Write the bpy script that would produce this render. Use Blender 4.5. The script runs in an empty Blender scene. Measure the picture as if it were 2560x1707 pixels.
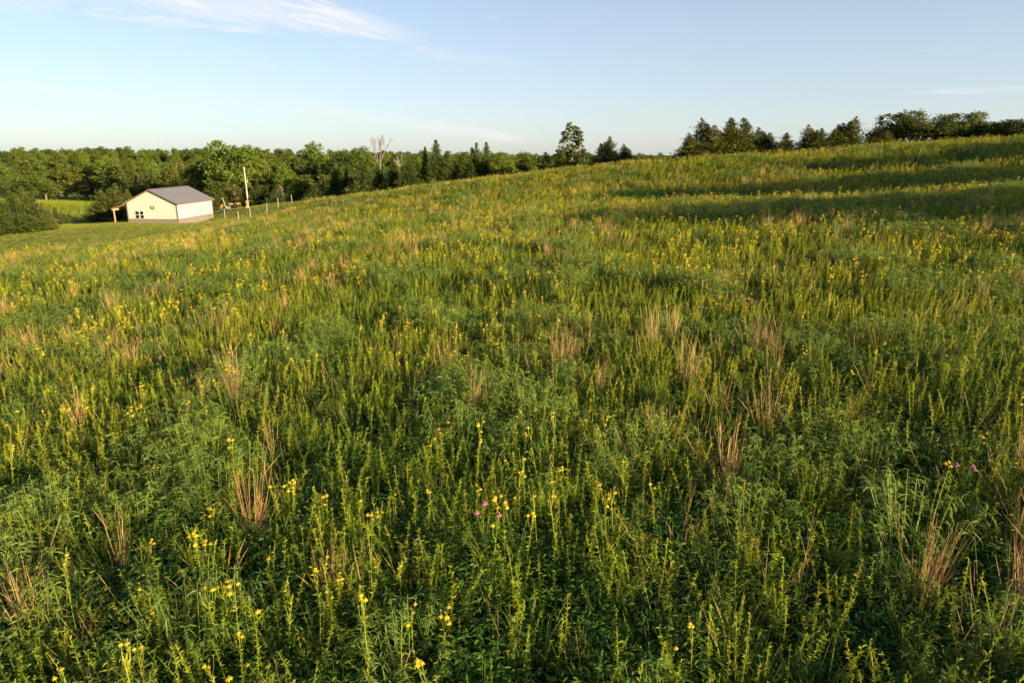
import bpy, math, random
import numpy as np
from mathutils import Vector, Matrix
R = math.radians
rng = np.random.default_rng(7)
random.seed(7)
sc = bpy.context.scene
col = sc.collection

# ------------------------------------------------------------------ camera
cam_d = bpy.data.cameras.new('camera'); cam_d.sensor_width = 36; cam_d.lens = 24.02
cam_d.clip_start = 0.1; cam_d.clip_end = 9000
cam = bpy.data.objects.new('camera', cam_d); col.objects.link(cam)
cam.location = (0, 0, 5.6); cam.rotation_euler = (R(90-15.3), 0, 0)
sc.camera = cam
# ------------------------------------------------------------------ light
SUN_EL, SUN_AZ = 12.5, 125.0        # azimuth clockwise from +Y (view direction)
sd = Vector((math.sin(R(SUN_AZ))*math.cos(R(SUN_EL)), math.cos(R(SUN_AZ))*math.cos(R(SUN_EL)), math.sin(R(SUN_EL))))
sl = bpy.data.lights.new('sun', 'SUN'); sl.energy = 5.0; sl.angle = R(0.55); sl.color = (1.0, 0.79, 0.46)
sun = bpy.data.objects.new('sun', sl); col.objects.link(sun)
sun.rotation_euler = (-sd).to_track_quat('-Z', 'Y').to_euler(); sun.location = (60, -40, 60)
world = bpy.data.worlds.new('World'); sc.world = world; world.use_nodes = True
def build_world():
    nt = world.node_tree; N = nt.nodes; L = nt.links; N.clear()
    out = N.new('ShaderNodeOutputWorld'); bg = N.new('ShaderNodeBackground')
    sky = N.new('ShaderNodeTexSky'); sky.sky_type = 'NISHITA'; sky.sun_disc = False
    sky.sun_elevation = R(SUN_EL); sky.sun_rotation = R(SUN_AZ)
    sky.altitude = 300; sky.air_density = 0.8; sky.dust_density = 0.85; sky.ozone_density = 2.0
    bg.inputs['Strength'].default_value = 0.072
    tc = N.new('ShaderNodeTexCoord'); sep = N.new('ShaderNodeSeparateXYZ'); L.new(tc.outputs['Generated'], sep.inputs[0])
    def M(op, a, b=None, c=None, clamp=False):
        n = N.new('ShaderNodeMath'); n.operation = op; n.use_clamp = clamp
        for i, v in enumerate((a, b, c)):
            if v is None: continue
            if isinstance(v, (int, float)): n.inputs[i].default_value = v
            else: L.new(v, n.inputs[i])
        return n.outputs[0]
    az = M('MULTIPLY', M('ARCTAN2', sep.outputs[0], sep.outputs[1]), 57.2958)
    el = M('MULTIPLY', M('ARCSINE', sep.outputs[2]), 57.2958)
    def sstep(v, a, b):
        n = N.new('ShaderNodeMapRange'); n.interpolation_type = 'SMOOTHSTEP'
        L.new(v, n.inputs['Value']); n.inputs['From Min'].default_value = a; n.inputs['From Max'].default_value = b
        return n.outputs[0]
    def noise(u, v, su, sv, detail, rough, dist, off):
        cb = N.new('ShaderNodeCombineXYZ'); L.new(M('MULTIPLY', u, su), cb.inputs[0]); L.new(M('MULTIPLY', v, sv), cb.inputs[1]); cb.inputs[2].default_value = off
        n = N.new('ShaderNodeTexNoise'); n.inputs['Scale'].default_value = 1; n.inputs['Detail'].default_value = detail
        n.inputs['Roughness'].default_value = rough; n.inputs['Distortion'].default_value = dist
        L.new(cb.outputs[0], n.inputs['Vector']); return n.outputs['Fac']
    # a bank of cirrus: streaks run down towards the right, thinning out
    def streaks(c_az, c_el, tilt, half_len, half_w, su, sv, lo, hi, off, taper, amt):
        t = math.tan(R(tilt))
        du = M('SUBTRACT', az, c_az); v = M('SUBTRACT', M('SUBTRACT', el, c_el), M('MULTIPLY', du, t))
        n = noise(du, v, su, sv, 7, 0.62, 0.9, off)
        w = M('MULTIPLY_ADD', du, -taper, half_w)      # narrower to one end
        w = M('MAXIMUM', w, 0.05)
        edge = M('SUBTRACT', 1.0, sstep(M('DIVIDE', M('ABSOLUTE', v), w), 0.35, 1.15))
        ends = M('SUBTRACT', 1.0, sstep(M('ABSOLUTE', du), half_len*0.7, half_len*1.05))
        d = sstep(M('ADD', n, M('MULTIPLY', M('SUBTRACT', edge, 1.0), 0.35)), lo, hi)
        return M('MULTIPLY', M('MULTIPLY', d, ends), amt)
    parts = [streaks(-26.0, 11.6, -9, 20, 3.4, 0.15, 0.85, 0.18, 0.62, 3.1, 0.15, 0.62),
             streaks(-24.0, 11.8, -11, 18, 3.2, 0.26, 2.4, 0.36, 0.64, 8.4, 0.15, 0.90),
             streaks(-24.0, 8.9, -3.0, 6.5, 0.45, 0.35, 2.0, 0.36, 0.66, 5.7, 0.03, 0.65),
             streaks(-3.0, 7.2, -5, 6, 0.6, 0.3, 1.5, 0.30, 0.75, 1.9, 0.05, 0.35),
             streaks(-8.0, 2.4, -8, 10, 0.7, 0.2, 1.2, 0.26, 0.66, 12.3, 0.02, 0.60),
             streaks(-28.0, 4.0, -2, 10, 0.5, 0.2, 1.4, 0.30, 0.70, 2.2, 0.0, 0.5),
             streaks(37.0, 4.1, 0, 9, 0.45, 0.25, 1.5, 0.30, 0.75, 4.2, -0.03, 0.45),
             M('MULTIPLY', sstep(noise(az, el, 0.05, 0.35, 6, 0.6, 0.8, 20.0), 0.60, 0.85), 0.3)]
    tot = parts[0]
    for p in parts[1:]: tot = M('MAXIMUM', tot, p)
    tot = M('MULTIPLY', tot, sstep(el, -0.5, 1.5))
    mix = N.new('ShaderNodeMixRGB'); L.new(tot, mix.inputs[0]); L.new(sky.outputs[0], mix.inputs[1]); mix.inputs[2].default_value = (5.2, 5.05, 5.1, 1)
    veil = M('MULTIPLY', M('SUBTRACT', 1.0, sstep(el, 0.0, 34.0)), 0.50)      # thin haze towards the horizon, all round
    mv = N.new('ShaderNodeMixRGB'); L.new(veil, mv.inputs[0]); L.new(mix.outputs[0], mv.inputs[1]); mv.inputs[2].default_value = (3.6, 3.72, 3.85, 1)
    L.new(mv.outputs[0], bg.inputs['Color']); L.new(bg.outputs[0], out.inputs[0])
build_world()
vs = sc.view_settings; vs.view_transform = 'Standard'; vs.look = 'None'; vs.exposure = 1.55; vs.gamma = 1.0; vs.use_curve_mapping = False
cy = sc.cycles
cy.max_bounces = 5; cy.diffuse_bounces = 3; cy.glossy_bounces = 2; cy.transmission_bounces = 4; cy.transparent_max_bounces = 6
cy.use_adaptive_sampling = True; cy.adaptive_threshold = 0.025; cy.adaptive_min_samples = 16
cy.use_denoising = True; cy.denoiser = 'OPENIMAGEDENOISE'; cy.denoising_prefilter = 'ACCURATE'
cy.caustics_reflective = False; cy.caustics_refractive = False; cy.sample_clamp_indirect = 4

# ------------------------------------------------------------------ terrain height
C = [(X, Y, .078*X+.013*Y) for X in (-40,-20,0,20,40) for Y in (-40,-15,0,12,25,40)]
C += [(-30.1,116,-2.05),(-12.2,112,.46),(7.9,103,2.91),(22.9,97,4.39),(37.2,97,5.31),(47.4,94,6.12),(63.2,88,7.12),(39.4,54,3.08),
 (22.2,68,1.47),(-13.6,85,-.69),(-46.6,62,-3.89),(-54.1,112,-5.32),(-63,113.5,-5.32),(-52.9,123.5,-5.28),(-38.8,98,-3.71),
 (-44.6,140,-3.79),(-48.6,128,-3.94),(-65.4,98,-4.75),(-60.8,103,-4.25),(-96.9,150,-7.62),(-128.5,200,-8.07),(-64.4,88,-4.08),
 (-110.5,150,-4.83),(-116,200,-8.31),(-77.3,170,-6.23),(-20,150,-3.5),(10,150,-1.5),(35,150,1),(70,140,4.5),(100,120,7),(95,80,8.6),
 (90,40,7.4),(100,0,7),(130,60,9.5),(120,-50,6),(20,200,-5),(80,200,1),(-40,190,-6),(-150,260,-7),(-80,260,-7),(0,260,-5),(80,260,-5),
 (160,260,-5),(-240,420,-.5),(-120,420,-2),(0,420,-5),(140,420,-5),(260,420,-5),(-160,60,-8.1),(-150,0,-8.1),(-120,-80,-8.1),
 (0,-120,-1.5),(150,-120,7.5),(-160,140,-8.1)]
for r_ in (800, 1600, 3200):
    for k in range(10): C.append((r_*math.cos(k*math.pi/5), r_*math.sin(k*math.pi/5), -4.))
C = np.array(C, float)
def kern(A, B): return np.sqrt(((A[:, None, :]-B[None])**2).sum(-1)+81.)
n_ = len(C); MM = np.zeros((n_+1, n_+1)); MM[:n_, :n_] = kern(C[:, :2], C[:, :2])-np.eye(n_)*.15; MM[:n_, n_] = 1; MM[n_, :n_] = 1
WW = np.linalg.solve(MM, np.r_[C[:, 2], 0])
def vnoise(seed, scale, x, y):
    """smooth pseudo-noise about 0, roughly -1..1"""
    g = np.random.default_rng(seed); s = 0
    for k in range(9):
        a = g.uniform(0, 2*math.pi); f = g.uniform(.6, 1.9)/scale; p = g.uniform(0, 6.28)
        s = s+np.sin((x*math.cos(a)+y*math.sin(a))*f*6.283+p)
    return s/3.2
def tz(X, Y):
    X = np.asarray(X, float); Y = np.asarray(Y, float); A = np.c_[X.ravel(), Y.ravel()]
    o = np.empty(len(A))
    for i in range(0, len(A), 40000): o[i:i+40000] = kern(A[i:i+40000], C[:, :2])@WW[:n_]+WW[n_]
    return o.reshape(X.shape)
def gz(x, y): return float(tz([x], [y])[0])
BORDER = np.array([(-90,60),(-62,64.5),(-50.4,67.1),(-45.2,69),(-39.5,70.9),(-35.5,74),(-34.4,80.3),(-34.5,86.7),(-34.8,96),(-34.8,105),(-34.4,113),(-35.6,124.6),(-34,140),(-30,160)])
def border_dist(x, y):
    """signed distance to the mown edge, > 0 on the lawn"""
    p = np.c_[np.ravel(x), np.ravel(y)]; best = np.full(len(p), 1e9); sgn = np.ones(len(p))
    for a, b in zip(BORDER[:-1], BORDER[1:]):
        d = b-a; t = np.clip(((p-a)@d)/(d@d), 0, 1); q = a+t[:, None]*d; v = p-q; r = np.hypot(v[:, 0], v[:, 1])
        s = d[0]*v[:, 1]-d[1]*v[:, 0]; m = r < best; best[m] = r[m]; sgn[m] = np.sign(s[m])
    return (best*sgn).reshape(np.shape(x))

# ------------------------------------------------------------------ materials
MAT = {}
def nodes_of(name):
    m = bpy.data.materials.new(name); m.use_nodes = True; MAT[name] = m
    nt = m.node_tree; nt.nodes.clear(); return m, nt, nt.nodes, nt.links
def ramp(N, fac_link, L, stops):
    r = N.new('ShaderNodeValToRGB'); e = r.color_ramp.elements
    while len(e) < len(stops): e.new(.5)
    for i, (p, c) in enumerate(stops): e[i].position = p; e[i].color = (*c, 1)
    L.new(fac_link, r.inputs[0]); return r.outputs[0]
def leaf_mat(name, stops, trans=.35, tcol=(1.15, 1.15, .55), rough=.55, spec=.25, patch=22., fine=0.):
    """leaf: per-plant hue plus broad patches over the ground, light passing through"""
    m, nt, N, L = nodes_of(name)
    out = N.new('ShaderNodeOutputMaterial'); oi = N.new('ShaderNodeObjectInfo'); g = N.new('ShaderNodeNewGeometry')
    no = N.new('ShaderNodeTexNoise'); no.inputs['Scale'].default_value = 1/patch; no.inputs['Detail'].default_value = 3; L.new(g.outputs['Position'], no.inputs['Vector'])
    mx = N.new('ShaderNodeMath'); mx.operation = 'MULTIPLY_ADD'; L.new(oi.outputs['Random'], mx.inputs[0]); mx.inputs[1].default_value = .55
    mp = N.new('ShaderNodeMapRange'); L.new(no.outputs['Fac'], mp.inputs['Value']); mp.inputs['From Min'].default_value = .3; mp.inputs['From Max'].default_value = .7; mp.inputs['To Max'].default_value = .45
    L.new(mp.outputs[0], mx.inputs[2])
    fac = mx.outputs[0]
    if fine:
        n2 = N.new('ShaderNodeTexNoise'); n2.inputs['Scale'].default_value = fine; n2.inputs['Detail'].default_value = 2; L.new(g.outputs['Position'], n2.inputs['Vector'])
        ad = N.new('ShaderNodeMath'); ad.operation = 'MULTIPLY_ADD'; L.new(n2.outputs['Fac'], ad.inputs[0]); ad.inputs[1].default_value = .9; 
        sb = N.new('ShaderNodeMath'); sb.operation = 'MULTIPLY_ADD'; L.new(fac, sb.inputs[0]); sb.inputs[1].default_value = .75; sb.inputs[2].default_value = -.33
        L.new(sb.outputs[0], ad.inputs[2]); fac = ad.outputs[0]
    c = ramp(N, fac, L, stops)
    b = N.new('ShaderNodeBsdfPrincipled'); L.new(c, b.inputs['Base Color']); b.inputs['Roughness'].default_value = rough; b.inputs['Specular IOR Level'].default_value = spec
    t = N.new('ShaderNodeBsdfTranslucent'); tm = N.new('ShaderNodeMixRGB'); tm.blend_type = 'MULTIPLY'; tm.inputs[0].default_value = 1
    L.new(c, tm.inputs[1]); tm.inputs[2].default_value = (*tcol, 1); L.new(tm.outputs[0], t.inputs[0])
    ms = N.new('ShaderNodeMixShader'); ms.inputs[0].default_value = trans; L.new(b.outputs[0], ms.inputs[1]); L.new(t.outputs[0], ms.inputs[2]); L.new(ms.outputs[0], out.inputs[0])
    return m
def plain_mat(name, colr, rough=.6, noise_scale=4., amt=.25, metallic=0., bump=0., stretch=(1, 1, 1), coord='Object'):
    m, nt, N, L = nodes_of(name)
    out = N.new('ShaderNodeOutputMaterial'); b = N.new('ShaderNodeBsdfPrincipled'); L.new(b.outputs[0], out.inputs[0])
    tc = N.new('ShaderNodeTexCoord'); mp = N.new('ShaderNodeMapping'); mp.inputs['Scale'].default_value = stretch; L.new(tc.outputs[coord], mp.inputs[0])
    no = N.new('ShaderNodeTexNoise'); no.inputs['Scale'].default_value = noise_scale; no.inputs['Detail'].default_value = 5; L.new(mp.outputs[0], no.inputs['Vector'])
    c = ramp(N, no.outputs['Fac'], L, [(.25, tuple(v*(1-amt) for v in colr)), (.75, tuple(min(1, v*(1+amt)) for v in colr))])
    L.new(c, b.inputs['Base Color']); b.inputs['Roughness'].default_value = rough; b.inputs['Metallic'].default_value = metallic
    if bump:
        bp = N.new('ShaderNodeBump'); bp.inputs['Strength'].default_value = bump; bp.inputs['Distance'].default_value = .02; L.new(no.outputs['Fac'], bp.inputs['Height']); L.new(bp.outputs[0], b.inputs['Normal'])
    return m
leaf_mat('leaf_lime', [(.0, (0.193, 0.269, 0.021)), (.5, (0.324, 0.374, 0.025)), (1, (0.541, 0.490, 0.034))], trans=.40, tcol=(1.3, 1.2, .5))
leaf_mat('leaf_sunflower', [(.0, (0.111, 0.200, 0.040)), (.5, (0.184, 0.259, 0.043)), (1, (0.295, 0.316, 0.049))], trans=.35)
leaf_mat('leaf_low', [(.0, (0.056, 0.124, 0.015)), (.5, (0.083, 0.168, 0.019)), (1, (0.143, 0.201, 0.020))], trans=.35)
leaf_mat('leaf_forb', [(.0, (0.085, 0.140, 0.018)), (.35, (0.141, 0.192, 0.022)), (.75, (0.226, 0.228, 0.028)), (1, (0.327, 0.218, 0.050))], trans=.38)
leaf_mat('leaf_grass', [(.0, (0.113, 0.179, 0.024)), (.5, (0.188, 0.232, 0.029)), (1, (0.319, 0.286, 0.048))], trans=.35)
leaf_mat('straw', [(.0, (0.350, 0.193, 0.086)), (.5, (0.491, 0.306, 0.130)), (1, (0.585, 0.408, 0.190))], trans=.15, tcol=(1, .9, .8), rough=.7)
leaf_mat('petal_yellow', [(.0, (.72, .48, .012)), (.6, (.78, .58, .02)), (1, (.80, .66, .04))], trans=.35, tcol=(1, 1, .8))
leaf_mat('petal_orange', [(.0, (.75, .25, .01)), (1, (.80, .33, .02))], trans=.3, tcol=(1, 1, .8))
leaf_mat('petal_pink', [(.0, (.42, .11, .22)), (1, (.50, .17, .30))], trans=.3, tcol=(1, 1, 1))
leaf_mat('cone_brown', [(.0, (.12, .06, .025)), (1, (.20, .11, .04))], trans=.05)
leaf_mat('bud_green', [(.0, (.20, .22, .05)), (1, (.30, .28, .08))], trans=.2)
leaf_mat('tree_leaf', [(.0, (0.046, 0.075, 0.012)), (.45, (0.083, 0.111, 0.016)), (.8, (0.132, 0.143, 0.019)), (1, (0.166, 0.149, 0.026))], trans=.30, patch=40., fine=.7)
leaf_mat('tree_leaf_bright', [(.0, (0.069, 0.112, 0.015)), (.5, (0.118, 0.166, 0.019)), (1, (0.180, 0.199, 0.025))], trans=.32, patch=40., fine=.8)
leaf_mat('tree_leaf_yellow', [(.0, (0.094, 0.104, 0.023)), (.5, (0.144, 0.141, 0.029)), (1, (0.210, 0.177, 0.037))], trans=.32, patch=40., fine=.8)
leaf_mat('tree_leaf_russet', [(.0, (0.130, 0.085, 0.046)), (.5, (0.195, 0.117, 0.065)), (1, (0.247, 0.156, 0.085))], trans=.2, patch=40., fine=.8)
leaf_mat('cedar_needle', [(.0, (0.038, 0.061, 0.013)), (.45, (0.073, 0.094, 0.017)), (.8, (0.120, 0.121, 0.021)), (1, (0.167, 0.132, 0.029))], trans=.12, patch=30., fine=.9)
leaf_mat('lawn_blade', [(.0, (0.136, 0.184, 0.020)), (.5, (0.210, 0.229, 0.030)), (1, (0.315, 0.287, 0.060))], trans=.35, patch=9.)
plain_mat('bark', (.17, .125, .09), .85, 6, .35, bump=.4, stretch=(1, 1, .25))
plain_mat('bark_pale', (.34, .275, .245), .8, 5, .25, bump=.3, stretch=(1, 1, .25))

def ground_mat():
    m, nt, N, L = nodes_of('ground')
    out = N.new('ShaderNodeOutputMaterial'); b = N.new('ShaderNodeBsdfPrincipled'); L.new(b.outputs[0], out.inputs[0]); b.inputs['Roughness'].default_value = .9; b.inputs['Specular IOR Level'].default_value = .1
    g = N.new('ShaderNodeNewGeometry'); at = N.new('ShaderNodeAttribute'); at.attribute_name = 'lawn'
    def no(s, d=5, st=(1, 1, 1)):
        mp = N.new('ShaderNodeMapping'); mp.inputs['Scale'].default_value = st; L.new(g.outputs['Position'], mp.inputs[0])
        n = N.new('ShaderNodeTexNoise'); n.inputs['Scale'].default_value = s; n.inputs['Detail'].default_value = d; n.inputs['Roughness'].default_value = .65; L.new(mp.outputs[0], n.inputs['Vector']); return n.outputs['Fac']
    field = ramp(N, no(.9, 8), L, [(.3, (.014, .020, .007)), (.5, (.024, .038, .011)), (.72, (.045, .050, .018))])
    lawn = ramp(N, no(.35, 9, (1, .45, 1)), L, [(.25, (.050, .088, .022)), (.5, (.085, .120, .028)), (.68, (.13, .135, .042)), (.85, (.19, .15, .07))])
    mx = N.new('ShaderNodeMixRGB'); L.new(at.outputs['Fac'], mx.inputs[0]); L.new(field, mx.inputs[1]); L.new(lawn, mx.inputs[2]); L.new(mx.outputs[0], b.inputs['Base Color'])
    bp = N.new('ShaderNodeBump'); bp.inputs['Strength'].default_value = .9; bp.inputs['Distance'].default_value = .10; L.new(no(3.5, 8), bp.inputs['Height']); L.new(bp.outputs[0], b.inputs['Normal'])
ground_mat()

# ------------------------------------------------------------------ mesh helpers
def quads_mesh(name, groups):
    """groups: list of (quads (n,4,3), material name) -> one mesh"""
    groups = [(np.asarray(q, np.float32).reshape(-1, 4, 3), m) for q, m in groups if len(q)]
    q = np.concatenate([g[0] for g in groups]); n = len(q)
    me = bpy.data.meshes.new(name)
    me.vertices.add(n*4); me.vertices.foreach_set('co', q.reshape(-1))
    me.loops.add(n*4); me.loops.foreach_set('vertex_index', np.arange(n*4, dtype=np.int32))
    me.polygons.add(n); me.polygons.foreach_set('loop_start', np.arange(n, dtype=np.int32)*4)
    mats = []
    for _, m in groups:
        if m not in mats: mats.append(m)
    for m in mats: me.materials.append(MAT[m])
    me.polygons.foreach_set('material_index', np.concatenate([np.full(len(a), mats.index(m), np.int32) for a, m in groups]))
    me.update(calc_edges=True); return me
def norm(v): return v/np.maximum(np.linalg.norm(v, axis=-1, keepdims=True), 1e-9)
def blades(g, base, d, length, width, droop, prof=((0, .35), (.45, 1.), (1, .06)), side_jit=.5):
    """curved leaves: base (n,3), direction (n,3)"""
    base = np.asarray(base, float); n = len(base)
    if n == 0: return np.zeros((0, 4, 3))
    d = norm(np.asarray(d, float)); length = np.broadcast_to(length, n); width = np.broadcast_to(width, n); droop = np.broadcast_to(droop, n)
    s = np.cross(d, np.array([0, 0, 1.])+g.normal(0, side_jit, (n, 3))); s = norm(s)
    rows = []
    for t, w in prof:
        p = base+d*(length*t)[:, None]; p[:, 2] -= droop*length*t*t
        h = s*(width*w*.5)[:, None]; rows.append((p-h, p+h))
    return np.concatenate([np.stack([a[0], a[1], b[1], b[0]], 1) for a, b in zip(rows[:-1], rows[1:])])
def tube(path, rad, k=3):
    path = np.asarray(path, float); rad = np.broadcast_to(rad, len(path)); out = []; ring = []
    for i, p in enumerate(path):
        t = path[min(i+1, len(path)-1)]-path[max(i-1, 0)]; t = t/max(np.linalg.norm(t), 1e-9)
        a = np.cross(t, [.31, .93, .17]); a /= np.linalg.norm(a); b = np.cross(t, a)
        ring.append([p+rad[i]*(a*math.cos(j*2*math.pi/k)+b*math.sin(j*2*math.pi/k)) for j in range(k)])
    for r0, r1 in zip(ring[:-1], ring[1:]):
        for j in range(k): out.append([r0[j], r0[(j+1) % k], r1[(j+1) % k], r1[j]])
    return np.array(out)
def box(x0, x1, y0, y1, z0, z1):
    p = np.array([[x, y, z] for x in (x0, x1) for y in (y0, y1) for z in (z0, z1)])
    return p[np.array([[0, 1, 3, 2], [4, 6, 7, 5], [0, 4, 5, 1], [2, 3, 7, 6], [0, 2, 6, 4], [1, 5, 7, 3]])]
def cat(*a): return np.concatenate([np.asarray(x, float).reshape(-1, 4, 3) for x in a if len(x)])
def link(name, me, parent=None, loc=(0, 0, 0)):
    o = bpy.data.objects.new(name, me); col.objects.link(o); o.location = loc
    if parent: o.parent = parent
    return o
def tag(o, label=None, category=None, group=None, kind=None):
    if label: o['label'] = label
    if category: o['category'] = category
    if group: o['group'] = group
    if kind: o['kind'] = kind
    return o
def obj(name, groups, parent=None, loc=(0, 0, 0)): return link(name, quads_mesh(name, groups), parent, loc)
def root(name, loc, rz=0, scale=(1, 1, 1)):
    o = bpy.data.objects.new(name, None); col.objects.link(o); o.location = loc; o.rotation_euler = (0, 0, rz); o.scale = scale; o.empty_display_size = .3; return o

# ------------------------------------------------------------------ ground sheet
def build_ground():
    def axis(a, b, step):
        mid = np.arange(a, b+.01, step); out = []; s = step; v = 0
        while v < 5200: s *= 1.22; v += s; out.append(v)
        out = np.array(out); return np.r_[a-out[::-1], mid, b+out]
    xs = axis(-110, 100, 1.0); ys = axis(-20, 170, 1.0)
    X, Y = np.meshgrid(xs, ys); Z = tz(X, Y)+.05*vnoise(3, 9, X, Y)*np.clip(-border_dist(X, Y)/4, 0, 1)
    nx, ny = len(xs), len(ys); i = np.arange(nx*ny).reshape(ny, nx)
    f = np.stack([i[:-1, :-1], i[:-1, 1:], i[1:, 1:], i[1:, :-1]], -1).reshape(-1, 4)
    me = bpy.data.meshes.new('ground'); me.vertices.add(nx*ny); me.vertices.foreach_set('co', np.stack([X, Y, Z], -1).astype(np.float32).reshape(-1))
    me.loops.add(f.size); me.loops.foreach_set('vertex_index', f.reshape(-1).astype(np.int32))
    me.polygons.add(len(f)); me.polygons.foreach_set('loop_start', np.arange(len(f), dtype=np.int32)*4)
    me.polygons.foreach_set('use_smooth', np.ones(len(f), bool))
    a = me.attributes.new('lawn', 'FLOAT', 'POINT'); d = border_dist(X, Y)+1.2*vnoise(11, 7, X, Y)
    lw = np.clip(d/2.5, 0, 1); a.data.foreach_set('value', lw.astype(np.float32).reshape(-1))
    me.materials.append(MAT['ground']); me.update(calc_edges=True)
    tag(link('ground', me), kind='structure', label='sloping prairie ground with mown lawn around the shed')
build_ground()

# ------------------------------------------------------------------ shed
plain_mat('cream_metal', (.52, .445, .385), .45, 1.2, .05)
plain_mat('taupe_metal', (.155, .125, .118), .5, 1.5, .08)
plain_mat('roof_metal', (.14, .135, .155), .42, .8, .06)
plain_mat('trim_metal', (.17, .12, .10), .5, 2, .08)
plain_mat('white_vinyl', (.62, .60, .56), .4, 3, .04)
plain_mat('timber', (.48, .30, .14), .7, 3, .25, stretch=(4, 4, .5))
plain_mat('timber_dark', (.27, .13, .075), .7, 3, .25, stretch=(.5, 4, 4))
plain_mat('window_glass', (.012, .014, .016), .06, 1, .1)
plain_mat('concrete', (.45, .42, .38), .85, 2, .15)
def ribbed(p0, p1, z0, z1fn, nrm, pitch=.2286, h=.010, w=.06):
    """metal siding from p0 to p1 with upright ribs; z1fn(t) gives the top; outward normal nrm"""
    p0 = np.array(p0, float); p1 = np.array(p1, float); Ld = np.linalg.norm(p1-p0); u = (p1-p0)/Ld; n = np.array(nrm, float)
    pts = []; s = 0
    while s < Ld-1e-6:
        e = min(s+pitch, Ld)
        for a, o in ((s, 0), (s+pitch*.55, 0), (s+pitch*.65, h), (s+pitch*.9, h)):
            if a <= e: pts.append((min(a, Ld), o))
        s += pitch
    pts.append((Ld, 0)); out = []
    for (a, oa), (b, ob) in zip(pts[:-1], pts[1:]):
        if b-a < 1e-5: continue
        A = p0+u*a+n*oa; B = p0+u*b+n*ob; za = z1fn(a/Ld); zb = z1fn(b/Ld)
        out.append([[A[0], A[1], z0], [B[0], B[1], z0], [B[0], B[1], zb], [A[0], A[1], za]])
    return np.array(out)
def build_shed():
    Wd, Ln, EH, RH, WS = 8.35, 11.5, 3.45, 5.5, .86
    zf = -5.42
    s = tag(root('shed', (-54.1, 112.0, zf), R(-4)), 'cream metal pole shed with taupe roof and wainscot beside the lawn', 'shed')
    gable = lambda t: EH+(RH-EH)*(1-abs(2*t-1)); flat = lambda t: EH
    x0, x1, y0, y1 = -Wd, 0, 0, Ln
    for nm, a, b, fn, n, lab in (('front_wall', (x0, y0), (x1, y0), gable, (0, -1), 'cream gable wall with windows'), ('side_wall', (x1, y0), (x1, y1), flat, (1, 0), 'plain cream long wall'),
                            ('rear_wall', (x1, y1), (x0, y1), gable, (0, 1), None), ('porch_wall', (x0, y1), (x0, y0), flat, (-1, 0), None)):
        w = obj(nm, [(ribbed(a, b, WS, fn, n), 'cream_metal')], s)
        if lab: w['label'] = lab
        n3 = np.array(n)*.018
        obj('wainscot', [(ribbed(np.array(a)+n3, np.array(b)+n3, -.15, lambda t: WS, n, h=.028), 'taupe_metal')], s)
        # drip trim over the wainscot
        a3 = np.array(a, float); b3 = np.array(b, float); nn = np.array(n, float)
        lo = np.minimum(a3, b3)-abs(nn)*.0; hi = np.maximum(a3, b3)
        if n[0] == 0: q = box(lo[0], hi[0], min(a3[1], a3[1]+nn[1]*.055), max(a3[1], a3[1]+nn[1]*.055), WS-.03, WS+.05)
        else: q = box(min(a3[0], a3[0]+nn[0]*.055), max(a3[0], a3[0]+nn[0]*.055), lo[1], hi[1], WS-.03, WS+.05)
        obj('drip_trim', [(q, 'taupe_metal')], s)
    for cx, cyy in ((x0, y0), (x1, y0), (x0, y1), (x1, y1)):
        obj('corner_trim', [(box(cx-.075, cx+.075, cyy-.075, cyy+.075, -.15, EH+.02), 'trim_metal')], s)
    # roof: two ribbed slopes with overhang
    ov, og = .38, .35; sl_ = (RH-EH)/(Wd/2); rf = None
    for sgn in (-1, 1):
        cx = -Wd/2; q = []; ys = np.arange(y0-og, y1+og+.001, .2286); ys[-1] = y1+og
        prof = []
        for k, yv in enumerate(ys[:-1]):
            d_ = ys[k+1]-yv
            prof += [(yv, 0), (yv+d_*.68, 0), (yv+d_*.76, .022), (yv+d_*.92, .022)]
        prof.append((ys[-1], 0)); e = Wd/2+ov; top = RH+.10
        for (ya, oa), (yb, ob) in zip(prof[:-1], prof[1:]):
            q.append([[cx, ya, top+oa], [cx, yb, top+ob], [cx+sgn*e, yb, top-sl_*e+ob], [cx+sgn*e, ya, top-sl_*e+oa]])
        under = [[[cx, y0-og, top-.05], [cx+sgn*e, y0-og, top-.05-sl_*e], [cx+sgn*e, y1+og, top-.05-sl_*e], [cx, y1+og, top-.05]]]
        rp = obj('roof_slope', [(np.array(q), 'roof_metal'), (np.array(under), 'trim_metal')], s)
        ez = top-sl_*e
        obj('eave_fascia', [(box(min(cx+sgn*e, cx+sgn*(e+.03)), max(cx+sgn*e, cx+sgn*(e+.03)), y0-og, y1+og, ez-.17, ez-.005), 'trim_metal')], rp)
        for yy in (y0-og-.025, y1+og-.005):
            v = [[cx, 0, top+.03], [cx+sgn*e, 0, ez+.03], [cx+sgn*e, 0, ez-.17], [cx, 0, top-.17]]
            A = np.array(v); A[:, 1] = yy; B = A.copy(); B[:, 1] = yy+.03
            qs = [A, B]+[[A[i], A[(i+1) % 4], B[(i+1) % 4], B[i]] for i in range(4)]
            obj('rake_trim', [(np.array(qs), 'trim_metal')], rp)
        # soffit return at the front
        so = [[cx+sgn*Wd/2, y0-og, ez-.16], [cx+sgn*e, y0-og, ez-.16], [cx+sgn*e, y1+og, ez-.16], [cx+sgn*Wd/2, y1+og, ez-.16]]
        obj('soffit', [(np.array([so]), 'trim_metal')], rp)
    t_ = RH+.10
    rc = []
    for sgn in (-1, 1): rc.append([[-Wd/2, y0-og-.02, t_+.045], [-Wd/2+sgn*.2, y0-og-.02, t_+.04-sl_*.2], [-Wd/2+sgn*.2, y1+og+.02, t_+.04-sl_*.2], [-Wd/2, y1+og+.02, t_+.045]])
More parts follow.
